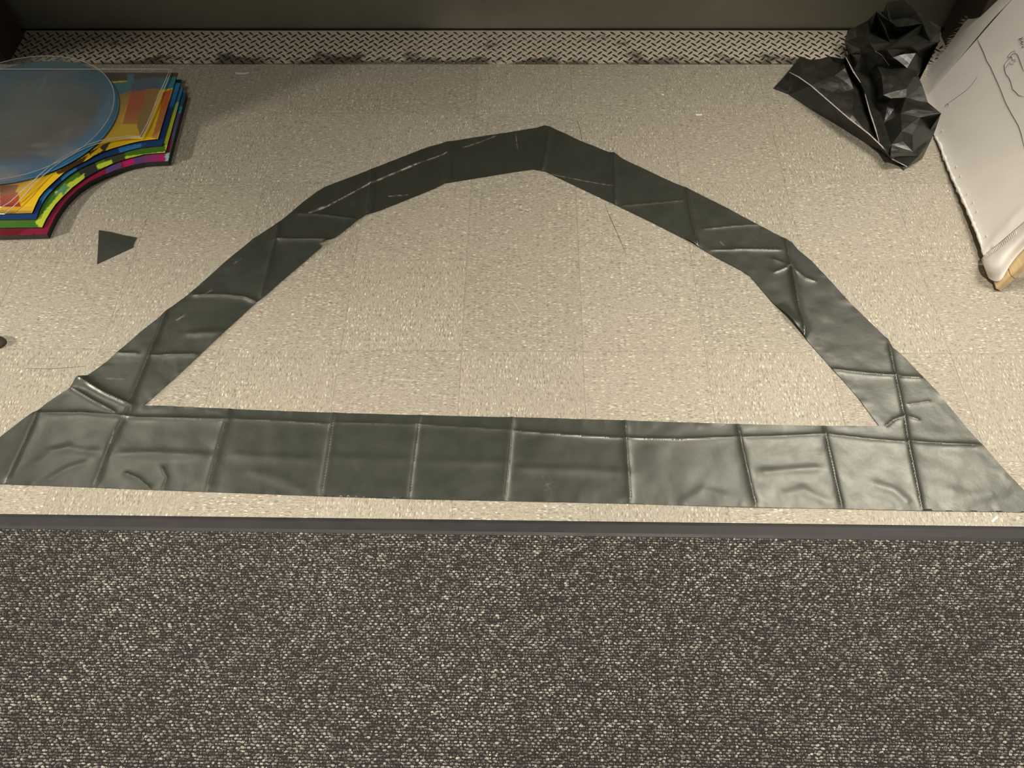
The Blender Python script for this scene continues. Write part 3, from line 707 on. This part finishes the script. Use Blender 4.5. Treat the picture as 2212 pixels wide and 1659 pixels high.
# wooden stretcher bars behind the cloth
def bar(name, o, ax, L, a1, w1, a2, w2):
    V = [o + ax * x + a1 * y + a2 * z for x in (0, L) for y in (0, w1) for z in (0, w2)]
    Fc = [(0, 1, 3, 2), (4, 6, 7, 5), (0, 4, 5, 1), (2, 3, 7, 6), (0, 2, 6, 4), (1, 5, 7, 3)]
    ob = mkobj(name, V, Fc, M_WOOD); bm = bmesh.new(); bm.from_mesh(ob.data); bmesh.ops.recalc_face_normals(bm, faces=bm.faces[:])
    bmesh.ops.bevel(bm, geom=bm.edges[:], offset=.002, segments=2, affect='EDGES'); bm.to_mesh(ob.data); bm.free()
    return keep(ob, canvas)
c0 = B0 + e_ * .10 + k_ * .012 - u_ * .002
LE = np.linalg.norm(B0 - A0) + .02
dn = -e_ * .30 + u_ * .954                                             # the frame leans a little out of square
bar('stretcher_bar', c0, -e_, LE, dn, .045, k_, .022)
bar('stretcher_bar', c0 + dn * .0455, dn, .310, -e_, .045, k_, .022)
bar('stretcher_bar', c0 - e_ * (LE - .045) + dn * .0455, dn, .310, -e_, .045, k_, .022)
bar('stretcher_bar', c0 + dn * .356, -e_, LE, dn, .045, k_, .022)

# ------------------------------------------------------------------ stack of coloured panels and clear acrylic at the left
M_PEDGE = plain('dark_panel_edge', (.020, .017, .016), .45)
def print_material(name):
    t = MT(name); a = t.n('ShaderNodeVertexColor', layer_name='print'); n = t.noise(t.wcoord(), 60, 3)
    t.set(col=t.mix(.12, a.outputs[0], t.mix(.5, a.outputs[0], t.ramp(n, [(.3, (.0, .0, .0)), (.7, (1., 1., 1.))]), 'OVERLAY')), rough=.32, spec=.5)
    return t.m
M_PRINT = print_material('printed_panel_face')
ZB = .0180; TK = .0042
def lerp(a, b, t): return tuple(a[i] + (b[i] - a[i]) * t for i in range(3))
def panel(name, px, z, patches, base, step, label):
    """printed board; px is its visible outline, carried on past the frame at the left"""
    w = [gm(x, y, z)[:2] for x, y in px]
    r = empty(name, (float(w[0][0]) - .3, float(w[0][1]) - .1, 0)); tag(r, label, 'panel', 'coloured panels in the stack')
    # mirrored half beyond the frame
    xm = w[-1][0] - .10
    poly = w + [np.array([2 * xm - p[0], p[1]]) for p in w[::-1]]
    v, f = sheet([np.array(poly)], step)
    o = fastmesh('printed_face', np.c_[v, np.full(len(v), z)], f, M_PRINT, smooth=False)
    ca = o.data.color_attributes.new('print', 'FLOAT_COLOR', 'POINT'); c = np.tile(np.array([*base, 1.0]), (len(v), 1))
    for pg, c1, c2, d1, d2 in patches:
        wp = np.array([gm(x, y, z)[:2] for x, y in pg]); k = inside(v, wp)
        a = gm(*d1, z)[:2]; b = gm(*d2, z)[:2]; t_ = np.clip(((v[k] - a) @ (b - a)) / ((b - a) @ (b - a)), 0, 1)[:, None]
        c[k, :3] = np.array(c1) * (1 - t_) + np.array(c2) * t_
    ca.data.foreach_set('color', c.astype(np.float32).ravel())
    keep(o, r)
    keep(slab('board', poly, (z - TK + .0002) if z > ZB else .0006, z - .0002, M_PEDGE), r)
    return r
def pt(pg, c1, c2=None, d1=None, d2=None):
    c2 = c2 or c1; d1 = d1 or pg[0]; d2 = d2 or pg[-1]; return (pg, c1, c2, d1, d2)
MAG = (.24, .010, .045); PUR = (.12, .06, .20); PNK = (.45, .02, .14); CYN = (.06, .36, .52); TEAL = (.06, .25, .32)
panel('coloured_panel', [(402, 200), (363, 348), (340, 349), (313, 351), (283, 357), (253, 366), (222, 378), (193, 392), (167, 410), (145, 431), (131, 449), (120, 466), (110, 486), (101, 506), (0, 509)], ZB,
      [pt([(410, 195), (395, 245), (380, 245), (380, 195)], (.02, .10, .17)), pt([(400, 232), (396, 248), (385, 245), (390, 230)], CYN), pt([(399, 245), (375, 345), (365, 345), (380, 245)], PUR, TEAL, (397, 245), (366, 340)), pt([(367, 330), (364, 352), (355, 352), (356, 330)], (.35, .55, .65)),
       pt([(357, 325), (357, 356), (290, 366), (290, 330)], PNK, PUR, (356, 340), (300, 350)), pt([(290, 330), (290, 366), (270, 375), (262, 340)], PNK), pt([(262, 340), (262, 380), (228, 395), (225, 350)], PUR), pt([(228, 350), (228, 395), (0, 530), (0, 400)], MAG, (.14, .008, .012), (220, 380), (100, 500))], MAG, .005, 'magenta and purple panel, lowest of the coloured stack')
LIM = (.52, .64, .05); GRN = (.06, .17, .02)
panel('coloured_panel', [(396, 188), (357, 330), (336, 331), (313, 333), (277, 342), (241, 354), (210, 369), (181, 386), (156, 405), (135, 425), (120, 441), (109, 457), (99, 474), (91, 491), (0, 492)], ZB + TK,
      [pt([(400, 180), (390, 225), (375, 225), (375, 180)], (.04, .20, .38)), pt([(390, 220), (383, 250), (370, 250), (374, 220)], (.20, .42, .36), LIM, (388, 220), (380, 250)), pt([(386, 245), (355, 335), (345, 335), (360, 245)], LIM), pt([(357, 320), (357, 336), (270, 352), (262, 325)], LIM), pt([(357, 310), (357, 327), (268, 338), (262, 315)], GRN),
       pt([(268, 325), (272, 345), (235, 362), (225, 340)], (.05, .055, .025)), pt([(240, 345), (243, 356), (205, 367), (210, 355)], LIM), pt([(206, 350), (212, 372), (180, 390), (170, 370)], (.03, .035, .03)), pt([(182, 375), (182, 392), (130, 440), (118, 415)], LIM), pt([(150, 405), (140, 395), (118, 420), (128, 432)], (.10, .28, .14)), pt([(132, 415), (140, 430), (92, 498), (75, 480)], LIM)], GRN, .004, 'lime green and dark panel, second from the bottom of the stack')
BLU = (.012, .045, .17); BL2 = (.03, .17, .42)
panel('coloured_panel', [(392, 172), (350, 314), (326, 316), (301, 319), (280, 324), (260, 330), (226, 340), (193, 354), (168, 366), (147, 380), (130, 394), (116, 408), (104, 420), (94, 434), (85, 452), (78, 473), (0, 474)], ZB + 2 * TK,
      [pt([(400, 165), (398, 182), (380, 182), (380, 165)], (.008, .018, .04)), pt([(392, 180), (378, 232), (365, 232), (370, 180)], (.04, .25, .50), (.02, .13, .33), (385, 180), (372, 232)), pt([(305, 310), (305, 322), (260, 333), (255, 318)], BL2), pt([(165, 355), (165, 370), (135, 392), (125, 375)], BL2), pt([(110, 405), (116, 415), (92, 440), (82, 425)], BL2)], BLU, .005, 'deep blue panel, third from the bottom of the stack')
YEL = (.96, .64, .02); ORG = (.62, .13, .03); TAN = (.42, .24, .05)
panel('coloured_panel', [(384, 157), (341, 300), (322, 302), (301, 305), (283, 309), (265, 314), (244, 320), (224, 327), (204, 336), (186, 347), (161, 359), (138, 373), (121, 388), (106, 402), (94, 414), (84, 427), (76, 444), (69, 460), (0, 462)], ZB + 3 * TK,
      [pt([(390, 150), (384, 168), (200, 178), (200, 150)], (.10, .07, .06)), pt([(384, 165), (376, 192), (240, 215), (240, 180)], TEAL), pt([(345, 165), (345, 195), (282, 203), (285, 172)], (.10, .15, .24)), pt([(290, 160), (290, 180), (275, 180), (275, 160)], TEAL),
       pt([(378, 190), (340, 304), (240, 330), (258, 205)], YEL, YEL), pt([(285, 195), (262, 260), (255, 290), (235, 300), (257, 205)], TAN, YEL, (270, 200), (250, 290)), pt([(320, 192), (310, 268), (264, 268), (282, 200)], ORG, (.72, .30, .03), (300, 235), (290, 268)), pt([(345, 190), (320, 268), (305, 300), (295, 268), (318, 192)], TAN, (.40, .27, .06), (335, 190), (310, 290)), pt([(372, 192), (358, 250), (340, 300), (328, 298), (342, 250), (352, 200)], (.60, .13, .04), (.55, .28, .08), (360, 200), (335, 298)), pt([(335, 230), (328, 298), (312, 300), (322, 265)], (.85, .52, .02)),
       pt([(240, 305), (225, 330), (200, 340), (190, 330), (225, 312)], (.07, .05, .03)), pt([(215, 318), (222, 325), (185, 347), (200, 330)], YEL), pt([(190, 335), (180, 350), (130, 380), (120, 372)], (.09, .045, .012)), pt([(140, 372), (60, 462), (0, 462), (0, 405), (80, 395)], (.92, .58, .02), (.92, .58, .02)), pt([(38, 415), (45, 446), (0, 446), (0, 420)], (.45, .03, .03), (.62, .13, .02), (10, 440), (40, 420)), pt([(0, 400), (40, 400), (30, 420), (0, 425)], (.40, .14, .03)), pt([(0, 446), (75, 446), (70, 456), (0, 456)], (.80, .50, .04)), pt([(0, 455), (70, 455), (68, 464), (0, 464)], (.45, .30, .06))], YEL, .0034, 'yellow, orange and teal panel on top of the coloured stack')
def acrylic(name, haze, tint=(1, 1, 1), hc=(.8, .78, .74)):
    t = MT(name); t.t.nodes.remove(t.b)
    tr = t.n('ShaderNodeBsdfTransparent'); tr.inputs[0].default_value = (*tint, 1)
    gl = t.n('ShaderNodeBsdfGlossy'); gl.inputs['Roughness'].default_value = .12
    df = t.n('ShaderNodeBsdfDiffuse'); df.inputs[0].default_value = (*hc, 1)
    fr = t.n('ShaderNodeFresnel'); fr.inputs[0].default_value = 1.49
    n = t.noise(t.wcoord(), 4, 2, .5); n2 = t.noise(t.wcoord((30, 6, 1)), 2, 4, .7)
    hz = t.math('MULTIPLY', t.math('ADD', t.ramp(n, [(.35, .35), (.7, 1.0)]), t.ramp(n2, [(.6, 0.0), (.75, .5)])), haze)
    m1 = t.n('ShaderNodeMixShader'); t.l(hz, m1.inputs[0]); t.l(tr.outputs[0], m1.inputs[1]); t.l(df.outputs[0], m1.inputs[2])
    m2 = t.n('ShaderNodeMixShader'); gg = t.n('ShaderNodeNewGeometry'); t.l(t.math('MULTIPLY', fr.outputs[0], t.math('SUBTRACT', 1.0, gg.outputs['Backfacing'])), m2.inputs[0]); t.l(m1.outputs[0], m2.inputs[1]); t.l(gl.outputs[0], m2.inputs[2])
    t.l(m2.outputs[0], t.out.inputs[0]); return t.m
M_CLR = acrylic('clear_acrylic', .03); M_CLR2 = acrylic('hazy_clear_acrylic', .11)  # stronger diffuse haze lays a grey veil over the clear disc
M_AEDGE = plain('frosted_acrylic_edge', (.90, .88, .82), .3)
def fitcircle(px, z):
    P = np.array([gm(x, y, z)[:2] for x, y in px]); A = np.c_[2 * P, np.ones(len(P))]; s = np.linalg.lstsq(A, (P ** 2).sum(1), rcond=None)[0]
    return s[0], s[1], math.sqrt(s[2] + s[0] ** 2 + s[1] ** 2)
def ring(cx, cy, r, n=96): return [np.array([cx + r * math.cos(i * 2 * math.pi / n), cy + r * math.sin(i * 2 * math.pi / n)]) for i in range(n)]
ZT = ZB + 3 * TK + .0004
# printed blue disc
z = ZT + .004
cx, cy, rr = fitcircle([(258, 205), (254, 243), (236, 275), (200, 320), (150, 355), (60, 388), (0, 397)], z)
dsc = empty('printed_disc', (cx, cy, ZT)); tag(dsc, 'large blue printed disc lying on the yellow panel', 'disc')
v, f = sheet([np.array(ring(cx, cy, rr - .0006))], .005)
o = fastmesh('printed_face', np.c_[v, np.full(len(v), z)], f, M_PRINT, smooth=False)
ca = o.data.color_attributes.new('print', 'FLOAT_COLOR', 'POINT')
rel = (v - [cx, cy]) / rr; tt = np.clip(.5 - .5 * rel[:, 1] + .10 * noise2(v, 14, 31, 2), 0, 1)[:, None]
stripes = (noise2(np.c_[v[:, 0] * 1.0, v[:, 1] * .15], 26, 8, 1) > .15)[:, None] * (rel[:, 1:2] > .35)
c = np.array([.045, .18, .25]) * (1 - tt) + np.array([.08, .42, .85]) * tt
rad = np.hypot(rel[:, 0] - .05, rel[:, 1] - .05)[:, None]; gy = np.clip((.80 - rad + .08 * noise2(v, 9, 55, 2)[:, None]) * 4.5, 0, 1)  # grey centre: blurred ceiling reflection painted into the disc's print
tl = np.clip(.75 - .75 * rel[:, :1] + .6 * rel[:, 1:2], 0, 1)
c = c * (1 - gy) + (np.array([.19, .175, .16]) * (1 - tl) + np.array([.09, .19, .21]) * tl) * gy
c = np.where(stripes & (gy > .3), np.array([.10, .27, .31]), c)
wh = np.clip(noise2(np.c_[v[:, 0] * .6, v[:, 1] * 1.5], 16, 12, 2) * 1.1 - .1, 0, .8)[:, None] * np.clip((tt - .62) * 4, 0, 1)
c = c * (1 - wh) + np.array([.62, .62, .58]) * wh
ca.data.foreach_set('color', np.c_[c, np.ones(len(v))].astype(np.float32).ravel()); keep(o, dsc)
keep(slab('board', ring(cx, cy, rr), ZT, z - .0002, M_PEDGE), dsc)
# two clear acrylic sheets with the same notch, then the clear disc
def clear_sheet(px, z, label, mat):
    w = [gm(x, y, z + .003)[:2] for x, y in px]; xm = w[-1][0] - .12
    poly = w + [np.array([2 * xm - p[0], p[1]]) for p in w[::-1]]
    r = empty('clear_acrylic_sheet', (float(w[0][0]), float(w[0][1]), z)); tag(r, label, 'acrylic sheet')
    keep(slab('sheet', poly, z, z + .003, mat), r)
    c3 = [(p[0], p[1], z + .0026) for p in poly] + [(poly[0][0], poly[0][1], z + .0026)]
    ribbon('cut_edge', c3, .0028, .0010, M_AEDGE, r)
    return r
sh1 = [(367, 149), (357, 174), (343, 205), (330, 238), (317, 268), (302, 295), (275, 294), (245, 298), (215, 304), (188, 313), (160, 326), (133, 341), (108, 358), (86, 377), (66, 397), (44, 416), (22, 436), (4, 447)]
sh2 = [(371, 150), (360, 178), (346, 210), (333, 243), (320, 273), (306, 298), (279, 297), (249, 300), (220, 307), (193, 316), (165, 329), (139, 344), (114, 361), (91, 381), (70, 402), (50, 425), (28, 447), (10, 462)]
clear_sheet(sh2, z + .0006, 'lower clear acrylic sheet with a notched corner over the blue disc', M_CLR)
clear_sheet(sh1, z + .0042, 'upper clear acrylic sheet with a notched corner under the clear disc', M_CLR)
z2 = z + .0078
cx, cy, rr = fitcircle([(0, 140), (60, 122), (120, 119), (180, 128), (205, 142), (230, 172), (242, 205), (236, 245), (190, 310), (120, 352), (40, 382)], z2 + .003)
cd = empty('clear_acrylic_disc', (cx, cy, z2)); tag(cd, 'round clear acrylic disc on top of the whole stack', 'acrylic disc')
keep(slab('disc', ring(cx, cy, rr), z2, z2 + .003, M_CLR2), cd)
rg = ring(cx, cy, rr); rg.append(rg[0])
ribbon('cut_edge', [(p[0], p[1], z2 + .0026) for p in rg], .0022, .0010, M_AEDGE, cd)

# ------------------------------------------------------------------ small litter
def shard(name, px, th, mat, label, cat):
    o = slab(name, [gm(x, y)[:2] for x, y in px], .0004, .0004 + th, mat); return tag(o, label, cat)
M_WHT = plain('white_plastic', (.93, .92, .88), .4)
st = ribbon('white_stick', [gm(509, 159.5, .001), gm(516, 160.3, .001), gm(530, 160, .001), gm(540, 158.5, .001)], .0075, .0040, M_WHT); tag(st, 'short white stick on the tiles below the metal threshold', 'stick')
shard('paper_scrap', [(2140, 1127), (2152, 1115), (2156, 1118), (2144, 1129)], .0006, M_WHT, 'tiny white paper scrap on the tile strip near the mat', 'paper scrap')
shard('paper_crumb', [(1428, 203), (1434, 204), (1434, 207), (1429, 206)], .0008, M_WHT, 'white crumb on the tiles between door and plastic arch', 'crumb')
shard('paper_sliver', [(1503, 247), (1517, 247), (1517, 250), (1503, 250)], .0008, M_WHT, 'white sliver on the tiles left of the crumpled heap', 'paper scrap')
shard('glass_chip', [(2155, 690), (2158, 688), (2159, 693), (2156, 695)], .001, M_WHT, 'bright chip on the tiles below the canvas', 'chip')
# dark mound added in place of a soft shadow at the left edge
V = []; Fc = []
c = gm(-14, 742, .0)
bm = bmesh.new(); bmesh.ops.create_uvsphere(bm, u_segments=20, v_segments=12, radius=1)
for v in bm.verts:
    v.co = Vector((v.co.x * .034, v.co.y * .022, max(v.co.z, -.05) * .016 + .0012))
me = bpy.data.meshes.new('shadow_blob'); bm.to_mesh(me); bm.free(); me.materials.append(plain('shadow_blob_brown', (.07, .052, .042), .7))
me.polygons.foreach_set('use_smooth', [True] * len(me.polygons))
o = bpy.data.objects.new('shadow_blob', me); col.objects.link(o); o.location = (c[0], c[1], 0); tag(o, 'dark rounded mound standing in for a shadow at the left edge', 'shadow stand-in')
